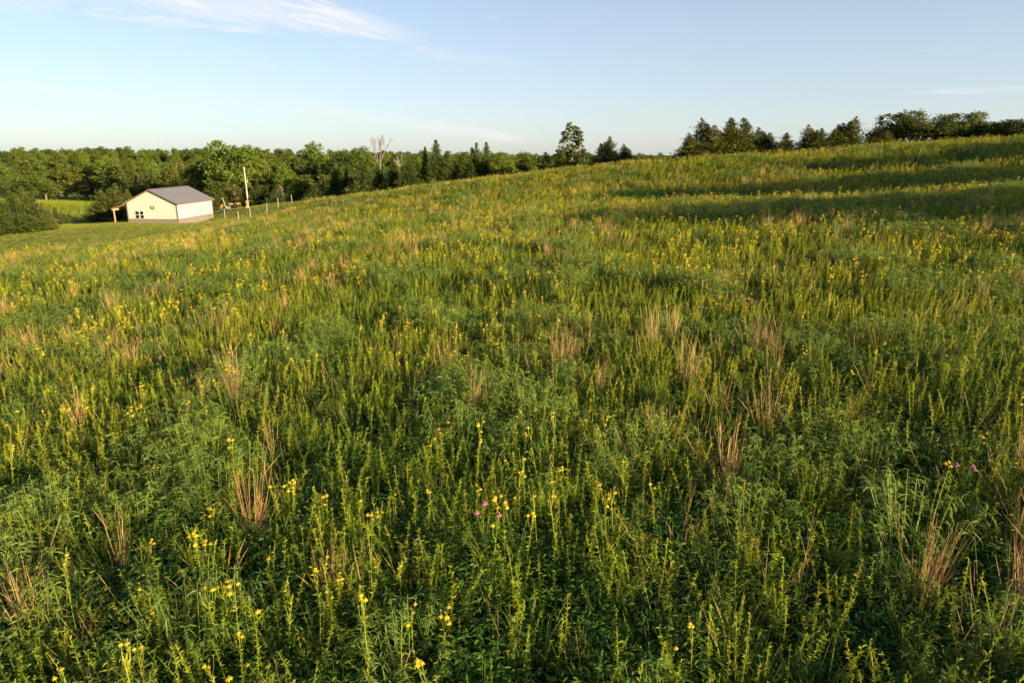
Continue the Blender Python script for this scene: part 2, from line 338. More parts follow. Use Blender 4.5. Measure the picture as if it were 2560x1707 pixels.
    obj('ridge_cap', [(np.array(rc), 'roof_metal')], s)
    # paired sash windows
    wx = x0+2.0; wz = .95; ww, wh = .72, 1.22
    for k in (-1, 1):
        cx = wx+k*.385
        fr = cat(box(cx-ww/2, cx-ww/2+.05, -.075, .01, wz, wz+wh), box(cx+ww/2-.05, cx+ww/2, -.075, .01, wz, wz+wh),
                 box(cx-ww/2+.05, cx+ww/2-.05, -.075, .01, wz+wh-.05, wz+wh), box(cx-ww/2+.05, cx+ww/2-.05, -.075, .01, wz, wz+.05), box(cx-ww/2+.05, cx+ww/2-.05, -.07, .01, wz+wh/2-.035, wz+wh/2+.035))
        w = obj('window', [(fr, 'white_vinyl')], s)
        for a, b in ((wz+.05, wz+wh/2-.035), (wz+wh/2+.035, wz+wh-.05)):
            obj('pane', [(box(cx-ww/2+.05, cx+ww/2-.05, -.05, -.04, a, b), 'window_glass')], w)
    # square gable vent
    vx, vz = -Wd/2+.12, 2.72
    v = obj('wall_vent', [(cat(box(vx-.25, vx-.13, -.09, .0, vz-.25, vz+.25), box(vx+.13, vx+.25, -.09, .0, vz-.25, vz+.25), box(vx-.13, vx+.13, -.09, 0, vz+.13, vz+.25), box(vx-.13, vx+.13, -.09, 0, vz-.25, vz-.13)), 'window_glass')], s)
    v['label'] = 'dark square fitting with pale centre'
    obj('vent_centre', [(box(vx-.13, vx+.13, -.07, .0, vz-.13, vz+.13), 'white_vinyl')], v)
    # lean-to porch on the far long side
    px = x0-2.35; pz0, pz1 = 3.28, 2.62
    q = []; ys = np.arange(y0-.3, y1+.3, .2286); prof = []
    for yv in ys: prof += [(yv, 0), (yv+.16, 0), (yv+.18, .02), (yv+.215, .02)]
    for (ya, oa), (yb, ob) in zip(prof[:-1], prof[1:]): q.append([[x0-.09, ya, pz0+oa], [x0-.09, yb, pz0+ob], [px-.3, yb, pz1-.09+oa], [px-.3, ya, pz1-.09+oa]])
    pr = obj('porch_roof', [(np.array(q), 'roof_metal')], s)
    A = np.array([[x0-.09, -.3, pz0-.01], [px-.3, -.3, pz1-.10], [px-.3, -.3, pz1-.22], [x0-.09, -.3, pz0-.20]]); B = A.copy(); B[:, 1] += .05
    obj('porch_rafter', [(np.array([A, B]+[[A[i], A[(i+1) % 4], B[(i+1) % 4], B[i]] for i in range(4)]), 'timber_dark')], pr)
    obj('porch_beam', [(box(px-.09, px+.09, -.25, y1+.25, pz1-.40, pz1-.12), 'timber')], s)
    for yy in (.05, 3.9, 7.7, y1-.05): obj('porch_post', [(box(px-.075, px+.075, yy-.075, yy+.075, -.2, pz1-.40), 'timber')], s)
    obj('porch_slab', [(box(px-.2, x0-.06, -.1, y1, -.25, .04), 'concrete')], s)
build_shed()

# ------------------------------------------------------------------ pole, posts, implement
def build_small():
    g = np.random.default_rng(5)
    plain_mat('pole_wood', (.50, .42, .35), .8, 4, .2, bump=.3, stretch=(3, 3, .2))
    plain_mat('post_vinyl', (.34, .325, .30), .5, 6, .15)
    plain_mat('grey_steel', (.33, .34, .34), .45, 3, .15, metallic=.4)
    plain_mat('implement_green', (.06, .17, .07), .5, 3, .2)
    plain_mat('implement_orange', (.55, .13, .03), .5, 3, .15)
    plain_mat('rubber', (.02, .02, .02), .8, 3, .3)
    px, py = -48.8, 128.5; z = gz(px, py)
    p = tag(root('utility_pole', (px, py, z)), 'tall pale wooden service pole standing behind the shed corner', 'pole')
    obj('shaft', [(tube([[0, 0, -.5], [0, 0, 2.2], [-.04, 0, 5], [-.08, 0, 7.4]], [.13, .125, .105, .085], 10), 'pole_wood'),
                  (tube([[-.08, 0, 7.4], [-.08, 0, 7.43]], [.085, .005], 10), 'pole_wood')], p)
    obj('meter_board', [(box(-.28, .22, -.30, -.16, .0, 1.35), 'timber')], p)
    mb = obj('meter_box', [(box(-.16, .12, -.44, -.30, .55, 1.2), 'grey_steel')], p)
    obj('conduit', [(tube([[.03, -.19, 1.2], [.03, -.17, 4.6]], .03, 6), 'grey_steel')], p)
    obj('band', [(tube([[0, 0, 1.42], [-.002, 0, 1.75]], .158, 10), 'rubber')], p)
    obj('bracket', [(cat(box(-.02, .30, -.03, .03, 4.95, 5.03), tube([[.28, 0, 4.55], [.28, 0, 5.2]], .05, 6)), 'grey_steel')], p)
    spots = [(-49.6, 119.6), (-38.7, 97.8), (-41.2, 109.0), (-40.7, 115.2), (-41.0, 121.9), (-40.0, 126.5)]
    labs = ['white round fence post standing by the long wall of the shed', 'white round fence post on the lawn, foremost towards the tall meadow', 'white round fence post just below the utility pole',
            'white round fence post in the shaded strip of lawn, third up from the meadow edge', 'white round fence post in sunlit lawn before the last one of the row', 'white round fence post at the end of the row, nearest the wood']
    for (x, y), lb in zip(spots, labs):
        lean = g.normal(0, .02, 2)
        q = tag(root('fence_post', (x, y, gz(x, y))), lb, 'post', 'white posts of a fence line across the lawn')
        h = 1.5+g.uniform(-.06, .06); top = np.array([lean[0]*h, lean[1]*h, h])
        obj('shaft', [(tube([[0, 0, -.3], top], .05, 10), 'post_vinyl')], q)
        obj('cap', [(cat(tube([top, top+[0, 0, .03]], .058, 10), tube([top+[0, 0, .03], top+[0, 0, .07]], [.058, .004], 10)), 'post_vinyl')], q)
    ix, iy = -53.3, 129.0; z = gz(ix, iy)
    im = tag(root('farm_implement', (ix, iy, z), R(8)), 'small green and orange farm implement with slanted grey tube behind the shed', 'implement')
    obj('frame', [(cat(box(-.85, .85, -.4, .4, .42, .56), box(-.85, -.5, -.35, .35, .56, .95)), 'implement_green')], im)
    obj('motor', [(cat(box(-.72, -.32, -.26, .26, .95, 1.28), tube([[-.5, 0, 1.28], [-.5, 0, 1.5]], .09, 8)), 'implement_orange')], im)
    obj('discharge_tube', [(tube([[.12, 0, .5], [-.02, 0, 1.4], [-.30, 0, 2.55], [-.5, 0, 2.62]], [.10, .085, .075, .07], 8), 'grey_steel')], im)
    obj('hopper', [(np.array([[[.2, -.35, .56], [.8, -.35, .56], [.9, -.42, 1.0], [.12, -.42, 1.0]], [[.2, .35, .56], [.8, .35, .56], [.9, .42, 1.0], [.12, .42, 1.0]], [[.2, -.35, .56], [.2, .35, .56], [.12, .42, 1.0], [.12, -.42, 1.0]], [[.8, -.35, .56], [.8, .35, .56], [.9, .42, 1.0], [.9, -.42, 1.0]]]), 'grey_steel')], im)
    for sx in (-.5, .5):
        for sy in (-.5, .5):
            w = obj('wheel', [(cat(tube([[sx, sy-.09, .32], [sx, sy-.08, .32], [sx, sy+.08, .32], [sx, sy+.09, .32]], [.2, .32, .32, .2], 16)), 'rubber')], im)
            obj('hub', [(tube([[sx, sy-.1, .32], [sx, sy+.1, .32]], .14, 8), 'implement_orange')], w)
    lx, ly = -52.3, 131.0
    lg = tag(root('log', (lx, ly, gz(lx, ly)+.0)), 'peeled yellow log lying on trestles behind the implement', 'log')
    obj('trunk', [(tube([[-.9, 0, 1.02], [0, .02, 1.06], [1.1, .05, 1.12]], [.15, .145, .13], 10), 'timber'), (tube([[-.9, 0, 1.02], [-.905, 0, 1.02]], [.15, .01], 10), 'timber'), (tube([[1.1, .05, 1.12], [1.105, .05, 1.12]], [.13, .01], 10), 'timber')], lg)
    for xx in (-.5, .7):
        obj('trestle', [(cat(tube([[xx, -.35, -.02], [xx, .06, 1.0]], .04, 6), tube([[xx, .35, -.02], [xx, -.06, 1.0]], .04, 6)), 'bark')], lg)
    # concrete pad beyond the lawn
    A = []; n = 16
    xs = np.linspace(-92, -80, n+1)
    for a, b in zip(xs[:-1], xs[1:]):
        pts = [(a, 126.0), (b, 126.0+.0), (b, 128.4), (a, 128.4)]; A.append([[u, v, gz(u, v)+.03] for u, v in pts])
    tag(obj('driveway', [(np.array(A), 'concrete')]), kind='structure', label='pale gravel drive beyond the lawn')
build_small()

# ------------------------------------------------------------------ trees
def limb_tree(g, h, spread, trunk_r, n_limb, split=.3):
    """trunk with limbs: returns tubes and limb end points"""
    q = []; ends = []
    lean = g.normal(0, .03, 2)
    tp = np.array([[lean[0]*t*h+g.normal(0, .02)*h*t*.3, lean[1]*t*h, t*h*.8] for t in np.linspace(0, 1, 6)])
    q.append(tube(tp, np.linspace(trunk_r, trunk_r*.25, 6), 7))
    for i in range(n_limb):
        t = split+(1-split)*g.random()**.8; k = min(4, int(t*5)); p = tp[k]+(tp[k+1]-tp[k])*(t*5-k)
        a = g.uniform(0, 6.283); L_ = spread*(.55+.45*g.random())*(1.15-.6*t); up = g.uniform(.35, 1.0)
        d = np.array([math.cos(a), math.sin(a), up]); m = p+d*L_*.5; e = p+d*L_+np.array([0, 0, g.uniform(0, .2)*L_])
        q.append(tube([p, m, e], [trunk_r*.38*(1.2-t), trunk_r*.25*(1.2-t), trunk_r*.08], 5)); ends.append(e)
    return np.concatenate(q), np.array(ends)
def clump_leaves(g, cen, rad, n, size):
    """leaf cards on the outside of a small clump"""
    v = norm(g.normal(0, 1, (n, 3))+np.array([0, 0, .25])); p = cen+v*rad*np.array([1, 1, .75])*(g.random((n, 1))**.4)
    nr = norm(v*.8+g.normal(0, .6, (n, 3))); a = norm(np.cross(nr, g.normal(0, 1, (n, 3)))); b = np.cross(nr, a)
    s = size*g.uniform(.5, 1.15, (n, 1)); a = a*s*.62; b = b*s*.42
    return np.stack([p-a, p+b*.9-a*.1, p+a, p-b*.9+a*.1], 1)
def crown(g, h, w, base, lobes, per_lobe, per_clump, size, ends=None, top_heavy=.55, lobe_r=.26):
    out = []; H2 = (h-base*h)/2; cz = base*h+H2
    for i in range(lobes):
        v = norm(g.normal(0, 1, 3)); r = g.random()**.33*.78
        c = np.array([v[0]*w/2*r, v[1]*w/2*r, cz+v[2]*H2*r]); c[2] += (top_heavy-.5)*H2*.6
        if ends is not None and i < len(ends): c = ends[i]*np.array([1, 1, 1.02])
        lr = lobe_r*w*g.uniform(.65, 1.15)
        for k in range(per_lobe):
            u = norm(g.normal(0, 1, 3)+np.array([0, 0, .35])); p = c+u*lr*np.array([1, 1, .8])*g.uniform(.75, 1.05)
            p[2] = min(max(p[2], base*h*.8), h*1.0)
            out.append(clump_leaves(g, p, lr*.58*g.uniform(.6, 1.3), per_clump, size))
    return np.concatenate(out)
def proto_broad(seed, h=10., w=7., base=.12, mat='tree_leaf', lobes=15, per_lobe=15, per_clump=20, size=.36, bark='bark', top_heavy=.55, lobe_r=.24):
    g = np.random.default_rng(seed); tq, ends = limb_tree(g, h, w*.42, h*.024, 11)
    cq = crown(g, h, w, base, lobes, per_lobe, per_clump, size, ends[:6], top_heavy, lobe_r)
    return dict(h=h, w=w, parts=[('trunk', quads_mesh('trunk', [(tq, bark)])), ('crown', quads_mesh('crown', [(cq, mat)]))])
def proto_cedar(seed, h=5., w=3.6, leaders=1, nb=150, mat='cedar_needle'):
    g = np.random.default_rng(seed); tq = []; out = []
    for ld in range(leaders):
        lh = h*(1 if ld == 0 else g.uniform(.7, .95)); off = np.zeros(2) if ld == 0 else g.normal(0, w*.16, 2)
        tq.append(tube([[off[0]*.2, off[1]*.2, 0], [off[0], off[1], lh*.4], [off[0], off[1], lh*.97]], [h*.022, h*.016, h*.003], 6))
        Rw = w/2*(1 if leaders == 1 else .75)
        for i in range(nb//leaders):
            t = g.random()**1.05; z = lh*(.03+.95*t)
            prof = ((1-t)**.84*.98+.02)*(.75+.35*math.sin(t*17+seed)*.4+.25*g.random()) if t > .08 else (.85+.25*g.random())
            L_ = Rw*prof*g.uniform(.55, 1.3)+.05; a = g.uniform(0, 6.283); up = .25+.75*t+g.normal(0, .12)
            d = norm(np.array([math.cos(a), math.sin(a), up])); b0 = np.array([off[0], off[1], z-up*L_*.35])
            ns = max(4, int(13*L_/Rw)+3); s = np.linspace(.25, 1.0, ns)
            pos = b0+d*L_*s[:, None]*1.0; pos[:, 2] += .10*L_*s**2; pos += g.normal(0, .05*L_+.015, pos.shape)
            for rep in range(2):
                dd = norm(d+g.normal(0, .55, (ns, 3))+np.array([0, 0, .25])); ln = g.uniform(.18, .44, ns)*(h/5)*(1.05-.3*s)*(1-.5*t)
                out.append(blades(g, pos, dd, ln, ln*.24, .08, prof=((0, .6), (.5, 1.), (1, .08)), side_jit=1.2))
    out = np.concatenate(out); out[:, :, 2] = np.maximum(out[:, :, 2], .02)
    return dict(h=h, w=w, parts=[('trunk', quads_mesh('trunk', [(np.concatenate(tq), 'bark')])), ('crown', quads_mesh('crown', [(out, mat)]))])
def proto_dead(seed, h=10., w=5.):
    g = np.random.default_rng(seed); q = []; tw = []
    def grow(p, d, L_, r, depth):
        n = 4; path = [p]; dd = d
        for k in range(n):
            dd = norm(dd+g.normal(0, .10, 3)+np.array([0, 0, .05])); path.append(path[-1]+dd*L_/n)
        (q if depth < 2 else tw).append(tube(path, np.linspace(r, r*.62, n+1), 6 if depth < 2 else 3))
        if depth >= 5: return
        for c in range(2 if depth < 1 else (3 if depth < 4 else 4)):
            a = g.uniform(0, 6.283); sp = g.uniform(.25, .62) if depth else g.uniform(.28, .42)
            side = norm(np.cross(dd, [math.cos(a), math.sin(a), .3])); k = n if c < 2 else g.integers(2, n+1)
            grow(path[k], norm(dd+side*sp+np.array([0, 0, .18])), L_*g.uniform(.58, .82), r*.6*g.uniform(.8, 1), depth+1)
    grow(np.zeros(3), np.array([0, 0, 1.]), h*.27, h*.026, 0)
    tq = np.concatenate(q); cq = np.concatenate(tw); top = cq[:, :, 2].max(); f = h/top
    wid = np.percentile(np.abs(cq[:, :, :2]), 98)*2; fx = w/wid
    for A in (tq, cq): A *= np.array([fx, fx, f])
    return dict(h=h, w=w, parts=[('trunk', quads_mesh('trunk', [(tq, 'bark_pale')])), ('bare_twigs', quads_mesh('bare_twigs', [(cq, 'bark_pale')]))])
def proto_column(seed, h=10., w=6.):
    """tall narrow tree of several upright leafy columns with bare wood showing"""
    g = np.random.default_rng(seed); tq = []; out = []
    cols = [(-.06, 0, 1.0, .17), (.12, .05, .93, .16), (.22, -.06, .84, .16), (-.20, .08, .84, .16), (-.36, 0, .52, .16), (.36, .05, .50, .18), (0, -.2, .55, .2), (.1, .22, .6, .18)]
    for (cx, cyy, th, rw) in cols:
        x, y = cx*w, cyy*w; tq.append(tube([[0, 0, 0], [x*.5, y*.5, h*.18], [x, y, h*th*.5], [x+g.normal(0, .1), y, h*th*.97]], [.24, .17, .10, .02], 6))
        for k in range(66):
            t = g.uniform(.14, 1.0); ang = g.uniform(0, 6.283); rr = rw*w*math.sqrt(max(.04, 1-((t-.55)/.47)**2))*g.uniform(.35, 1)
            p = np.array([x+math.cos(ang)*rr, y+math.sin(ang)*rr, h*th*t])
            out.append(clump_leaves(g, p, .34, 15, .30))
            if k % 3 == 0: tq.append(tube([[x, y, h*th*t-.5], p], [.04, .012], 3))
    return dict(h=h, w=w, parts=[('trunk', quads_mesh('trunk', [(np.concatenate(tq), 'bark_pale')])), ('crown', quads_mesh('crown', [(np.concatenate(out), 'tree_leaf')]))])
PB = [proto_broad(20+i, 10, mat=('tree_leaf', 'tree_leaf_bright', 'tree_leaf', 'tree_leaf', 'tree_leaf_bright', 'tree_leaf')[i], w=(6.2, 7.2, 5.6, 6.6, 6.0, 7.0)[i], base=(.04, .16, .08, .02, .12, .06)[i], lobes=26, per_lobe=12, per_clump=22, size=.30, lobe_r=(.19, .17, .20, .16, .18, .17)[i], top_heavy=(.5, .62, .55, .45, .6, .5)[i]) for i in range(6)]
PBy = [proto_broad(40, 10, 6.2, .1, 'tree_leaf_yellow'), proto_broad(41, 10, 7, .08, 'tree_leaf_yellow')]
PR = [proto_broad(45, 10, 6.2, .15, 'tree_leaf_russet', per_lobe=11)]
PK = [proto_broad(50, 13.7, 10.5, .10, 'tree_leaf_bright', lobes=26, per_lobe=16, per_clump=22, size=.42, lobe_r=.17)]
PBu = [proto_broad(60+i, 4, 5, -.12, 'tree_leaf_bright' if i == 0 else 'tree_leaf', lobes=38, per_lobe=12, per_clump=18, size=.20, top_heavy=.42, lobe_r=.19) for i in range(3)]
PL = [proto_broad(70, 6, 4, .22, 'tree_leaf_bright', lobes=11, per_lobe=8, per_clump=14, size=.26)]
PC = [proto_cedar(80+i, 5, 3.7, 1 if i % 2 == 0 else 2, 540) for i in range(4)]+[proto_cedar(90, 5, 4.2, 3, 760)]
PX = [proto_dead(100), proto_dead(107)]
PW = [proto_column(110)]
def add_tree(name, pr, x, y, h, w, label, category, group=None, rz=None, sink=.12):
    sx = w/pr['w']*1.08; sz = h/pr['h']
    t = tag(root(name, (x, y, gz(x, y)-sink), rz if rz is not None else random.uniform(0, 6.283), (sx, sx, sz)), label, category, group)
    for nm, me in pr['parts']: link(nm, me, t)
    return t
TREES = [('D',-131.6,206.0,13.4,8.8),('D',-133.8,200.0,9.1,7.3),('R',-135.8,218.0,6.0,4.6),('D',-122.4,205.0,9.0,6.4),('D',-108.3,195.0,13.3,10.4),('D',-105.1,200.0,12.9,8.8),('D',-95.4,190.0,11.0,7.2),('Y',-86.2,185.0,10.9,5.1),('D',-144.0,205.0,8.9,7.7),('D',-136.9,190.0,10.5,6.0),('D',-114.5,160.0,5.8,6.0),('D',-160.6,235.0,11.6,8.8),('D',-138.2,240.0,12.4,9.0),('D',-148.7,245.0,11.9,9.2),('C',-82.2,152.0,9.2,4.0),('C',-73.4,150.0,8.5,4.3),('C',-75.8,148.0,7.4,3.3),('C',-77.1,146.0,6.9,3.7),('C',-70.3,150.0,7.5,4.7),('C',-75.6,133.0,6.5,6.7),('C',-79.9,135.0,4.6,4.2),('C',-74.9,136.0,5.3,3.8),('c',-80.4,122.0,3.2,2.0),('c',-80.3,124.0,1.9,2.0),('C',-61.9,86.0,4.9,3.8),('C',-61.3,89.0,4.6,3.6),('C',-65.3,93.0,5.5,3.5),('C',-61.6,91.0,3.4,1.9),('C',-62.4,84.0,5.2,3.2),('K',-60.5,152.0,13.7,10.7),('D',-70.2,158.0,12.9,6.5),('D',-58.2,158.0,12.4,5.6),('D',-61.3,146.0,6.8,4.6),('D',-60.7,172.0,12.6,5.4),('D',-56.8,172.0,11.7,4.7),('D',-52.0,170.0,12.0,4.9),('D',-47.3,168.0,11.6,5.1),('D',-42.9,165.0,10.8,4.6),('D',-38.8,162.0,11.5,4.7),('D',-36.2,165.0,9.5,5.2),('D',-30.6,168.0,9.7,6.3),('D',-27.6,172.0,10.0,5.0),('D',-52.9,152.0,8.8,4.6),('D',-48.9,150.0,7.4,4.3),('D',-43.9,148.0,6.4,4.5),('D',-39.4,148.0,6.4,4.1),('C',-56.1,143.0,4.4,4.5),('C',-51.7,142.0,4.3,3.7),('C',-47.0,140.0,3.8,3.7),('C',-58.9,142.0,3.6,3.6),('C',-46.4,146.0,3.3,3.7),('C',-44.1,146.0,3.4,3.7),('C',-38.7,138.0,3.2,3.8),('C',-35.2,140.0,5.2,4.4),('C',-32.1,138.0,5.8,4.5),('C',-28.2,134.0,6.9,4.5),('C',-25.9,136.0,6.0,3.9),('C',-22.4,134.0,5.9,4.4),('X',-29.2,155.0,14.4,6.0),('x',-26.5,162.0,10.7,2.6),('D',-19.4,140.0,8.8,4.7),('C',-16.4,134.0,8.0,3.0),('C',-14.1,132.0,8.7,4.0),('C',-11.9,131.0,6.6,3.3),('C',-18.9,130.0,5.7,3.6),('D',-9.9,138.0,6.2,4.3),('C',-6.5,130.0,7.5,3.9),('C',-4.7,131.0,7.5,3.3),('C',-7.6,129.0,5.1,3.2),('B',-1.9,127.0,5.1,4.9),('D',3.2,185.0,10.7,7.7),('D',6.9,190.0,10.4,6.0),('L',6.5,130.0,5.6,3.4),('W',10.6,126.0,9.6,6.0),('C',8.7,124.0,4.5,3.4),('C',11.6,123.0,3.8,3.5),('D',15.4,135.0,4.3,3.4),('C',16.2,118.0,4.4,4.4),('C',14.9,119.0,3.6,3.4),('C',18.9,120.0,3.4,3.5),('D',28.7,150.0,4.7,4.7),('C',26.3,106.0,3.4,3.2),('C',28.4,107.0,5.0,4.2),('C',31.1,108.0,3.5,3.0),('C',32.7,107.0,4.8,3.5),('C',34.6,107.0,4.7,3.6),('C',37.3,108.0,3.6,3.7),('c',40.4,105.0,2.9,2.8),('C',43.1,104.0,3.4,3.1),('C',45.1,104.0,2.9,2.9),('C',47.9,105.0,3.2,3.0),('C',49.8,104.0,3.9,3.4),('C',53.0,104.0,2.7,3.0),('O',58.5,108.0,4.7,6.5),('Y',59.4,104.0,3.4,4.3),('B',62.3,103.0,3.5,3.7),('B',65.2,104.0,3.7,4.7),('B',66.6,102.0,2.5,3.5),('B',68.3,101.0,2.3,3.7),('B',69.1,98.0,2.4,4.3),('B',70.5,96.0,2.4,4.2)]
def build_trees():
    nC = nD = nB = 0
    for k, x, y, h, w in TREES:
        if k == 'C' and x < -68 and 144 < y < 155: f = 1.2; x, y, h, w = x*f, y*f, h*1.12, w*f      # at the near edge of the wood
        if x > 12 and y < 125: x, y, h, w = x*.965, y*.965, h*1.12, w*(1.35 if x > 24 and k != 'B' and k != 'O' else 1.12)     # they stand on the brow itself
        if k == 'C':
            pr = PC[nC % 4] if w/h < 1 else PC[4]; nC += 1
            if x > 24: lb, gr = 'dark spiky red cedar standing in the row along the hill crest', 'cedars along the hill crest'
            elif x > 12: lb, gr = 'bushy red cedar at the hill brow right beside the tall columnar tree', 'cedars beside the columnar tree'
            elif x > -20: lb, gr = 'tall pointed red cedar rising behind the meadow brow left of the columnar tree', 'pointed cedars behind the meadow brow'
            elif x > -60 and y > 130: lb, gr = 'olive red cedar at the foot of the wood beyond the fence posts', 'cedars at the foot of the wood'
            elif y < 100: lb, gr = 'olive bushy red cedar in the thicket at the lower edge of the lawn', 'cedar thicket beside the lawn'
            elif y < 140: lb, gr = 'dark shaggy red cedar close beside the shed porch', 'cedars beside the porch'
            else: lb, gr = 'slender red cedar standing behind the shed roof', 'cedars behind the shed'
            if (x, y) == (-75.6, 133.0): lb, gr = 'largest dark shaggy cedar beside the shed porch', None
            add_tree('cedar_tree', pr, x, y, h*1.10, w*1.42, lb, 'tree', gr)
        elif k == 'c':
            lb = {-80.4: 'small dark cedar alone in the shade beyond the lawn', -80.3: 'tiny dark cedar tucked beside the small lone one beyond the lawn', 40.4*.965: 'small cedar standing alone in the gap of the crest row'}[x]
            add_tree('cedar_tree', PC[2], x, y, h, w*1.1, lb, 'tree')
        elif k == 'D':
            pr = PB[nD % 6]; nD += 1
            if x > 0: lb, gr = 'dark broadleaf tree showing low behind the hill brow', 'broadleaf trees behind the hill brow'
            elif y > 185 or x < -80: lb, gr = 'broadleaf tree of the wood beyond the sunny low meadow', 'trees of the wood beyond the low meadow'
            elif y > 155: lb, gr = 'tall broadleaf tree in the back row of the wood behind the posts', 'back row of the wood'
            else: lb, gr = 'lower broadleaf tree in the front row of the wood behind the posts', 'front row of the wood'
            add_tree('broadleaf_tree', pr, x, y, h*random.uniform(.74, 1.08), w*1.25, lb, 'tree', gr)
        elif k == 'O': add_tree('broadleaf_tree', PBu[2], x, y, h*.92, w*1.1, 'large round-crowned green tree on the hill crest', 'tree')
        elif k == 'Y':
            add_tree('broadleaf_tree', PBy[0 if x < 0 else 1], x, y, h, w*1.15, 'pale yellowish tree in the wood behind the shed' if x < 0 else 'yellowish green tree beside the round tree on the hill crest', 'tree')
        elif k == 'R': add_tree('broadleaf_tree', PR[0], x, y, h, w*1.2, 'russet brown withering tree in the wood beyond the low meadow', 'tree')
        elif k == 'K': add_tree('cottonwood_tree', PK[0], x, y, h*1.08, w*1.05, 'large bright green tree towering behind the utility pole', 'tree', rz=1.0)
        elif k == 'B':
            nB += 1
            if x < 0: add_tree('shrub', PBu[0], x, y, h, w*1.1, 'rounded light green shrub behind the meadow brow among cedars', 'shrub')
            else: add_tree('shrub', PBu[1+nB % 2], x, y, h, w*1.15, 'dark green leafy shrub in the hedge at the top of the hill', 'shrub', 'hedge shrubs at the top of the hill')
        elif k == 'L': add_tree('broadleaf_tree', PL[0], x, y, h, w*1.1, 'thin loose-leaved tree left of the columnar tree', 'tree')
        elif k == 'W': add_tree('columnar_tree', PW[0], x, y, h, w, 'tall columnar tree with thinning brownish crown above the hill brow', 'tree', rz=0)
        elif k == 'X': add_tree('dead_tree', PX[0], x, y, h, w, 'tall bare dead tree with forked pale trunk above the wood', 'tree', rz=.6)
        elif k == 'x': add_tree('dead_tree', PX[1], x, y, h, w, 'small bare grey tree top beside the tall dead tree', 'tree')
    add_tree('dead_shrub', PX[1], -47.5, 143.5, 4.2, 3.4, 'bare grey branching shrub at the foot of the wood', 'shrub')
    # a few taller crowns breaking the line of the wood
    for x, y, h, w in ((-150, 232, 13, 10), (-118, 228, 12.5, 9), (-84, 205, 13, 9), (-66, 178, 14.5, 8), (-49, 178, 14.2, 7.5), (-37, 176, 12.8, 7)):
        add_tree('broadleaf_tree', PB[int(abs(x)) % 6], x, y, h, w, 'tall broadleaf tree rising above the canopy of the wood', 'tree', 'taller trees of the wood')
    # trees over the hill, on the sunward side of the meadow: their long shadows cross the slope
    for k, (x, y, h, w, kind) in enumerate(SHADE):
        if kind == 'C': add_tree('cedar_tree', PC[k % 5], x, y, h, w, 'red cedar in the tree line on the sunward side of the meadow', 'tree', 'tree line sunward of the meadow')
        else: add_tree('broadleaf_tree', PB[k % 6], x, y, h, w, 'broadleaf tree in the tree line on the sunward side of the meadow', 'tree', 'tree line sunward of the meadow')
SHADE = [(57, 10, 12.4, 10, 'D'), (62, 13, 12, 10, 'D'), (68, 15, 13, 10, 'D'), (73, 31, 13.8, 10, 'D'), (78, 27, 13, 10, 'D'), (84, 24, 14, 10, 'D'), (80, 33, 12.5, 9, 'D'), (86, 46, 12, 10, 'D'), (93, 52, 11, 10, 'D'), (96, 43, 12, 10, 'D'), (90, 57, 9.5, 8, 'C'),
         (43, -19, 8.9, 7, 'D'), (46.5, -15, 8.8, 7, 'D'), (40, -24, 7.8, 6, 'D')]
build_trees()

# ------------------------------------------------------------------ instanced stuff
def scatter(name, label, protos, pts, rotz, scl, idx, tilt=None, hs=None):
    """one object of kind stuff: a cloud of points that carries a plant on each"""
    pc = bpy.data.collections.new(name+'_source')
    for i, me in enumerate(protos):
        o = bpy.data.objects.new('%s_source_%02d' % (name, i), me); pc.objects.link(o)
    n = len(pts); me = bpy.data.meshes.new(name); me.vertices.add(n); me.vertices.foreach_set('co', np.asarray(pts, np.float32).reshape(-1))
    rot = np.zeros((n, 3), np.float32); rot[:, 2] = rotz
    if tilt is not None: rot[:, :2] = tilt
    a = me.attributes.new('rot', 'FLOAT_VECTOR', 'POINT'); a.data.foreach_set('vector', rot.reshape(-1))
    s3 = np.repeat(np.asarray(scl, np.float32)[:, None], 3, 1)
    if hs is not None: s3[:, 2] *= hs
    a = me.attributes.new('scl', 'FLOAT_VECTOR', 'POINT'); a.data.foreach_set('vector', s3.reshape(-1))
    a = me.attributes.new('idx', 'INT', 'POINT'); a.data.foreach_set('value', np.asarray(idx, np.int32))
    ob = link(name, me); tag(ob, label, kind='stuff')
    ng = bpy.data.node_groups.new(name, 'GeometryNodeTree'); ng.interface.new_socket('Geometry', in_out='INPUT', socket_type='NodeSocketGeometry'); ng.interface.new_socket('Geometry', in_out='OUTPUT', socket_type='NodeSocketGeometry')
    N = ng.nodes; L = ng.links; gi = N.new('NodeGroupInput'); go = N.new('NodeGroupOutput'); ip = N.new('GeometryNodeInstanceOnPoints'); ci = N.new('GeometryNodeCollectionInfo')
    ci.inputs['Collection'].default_value = pc; ci.inputs['Separate Children'].default_value = True; ci.inputs['Reset Children'].default_value = True
    def na(nm, ty):
        k = N.new('GeometryNodeInputNamedAttribute'); k.data_type = ty; k.inputs['Name'].default_value = nm; return k.outputs['Attribute']
    e = N.new('FunctionNodeEulerToRotation'); L.new(na('rot', 'FLOAT_VECTOR'), e.inputs[0]); L.new(e.outputs[0], ip.inputs['Rotation'])
    L.new(na('scl', 'FLOAT_VECTOR'), ip.inputs['Scale']); L.new(na('idx', 'INT'), ip.inputs['Instance Index']); ip.inputs['Pick Instance'].default_value = True
    L.new(gi.outputs[0], ip.inputs['Points']); L.new(ci.outputs[0], ip.inputs['Instance']); L.new(ip.outputs[0], go.inputs[0])
    md = ob.modifiers.new('scatter', 'NODES'); md.node_group = ng
    return ob

def join_proto(nm, pr):
    """parts [(name, quads, mat)] -> one mesh"""
    return quads_mesh(nm, [(q, m) for _, q, m in pr])
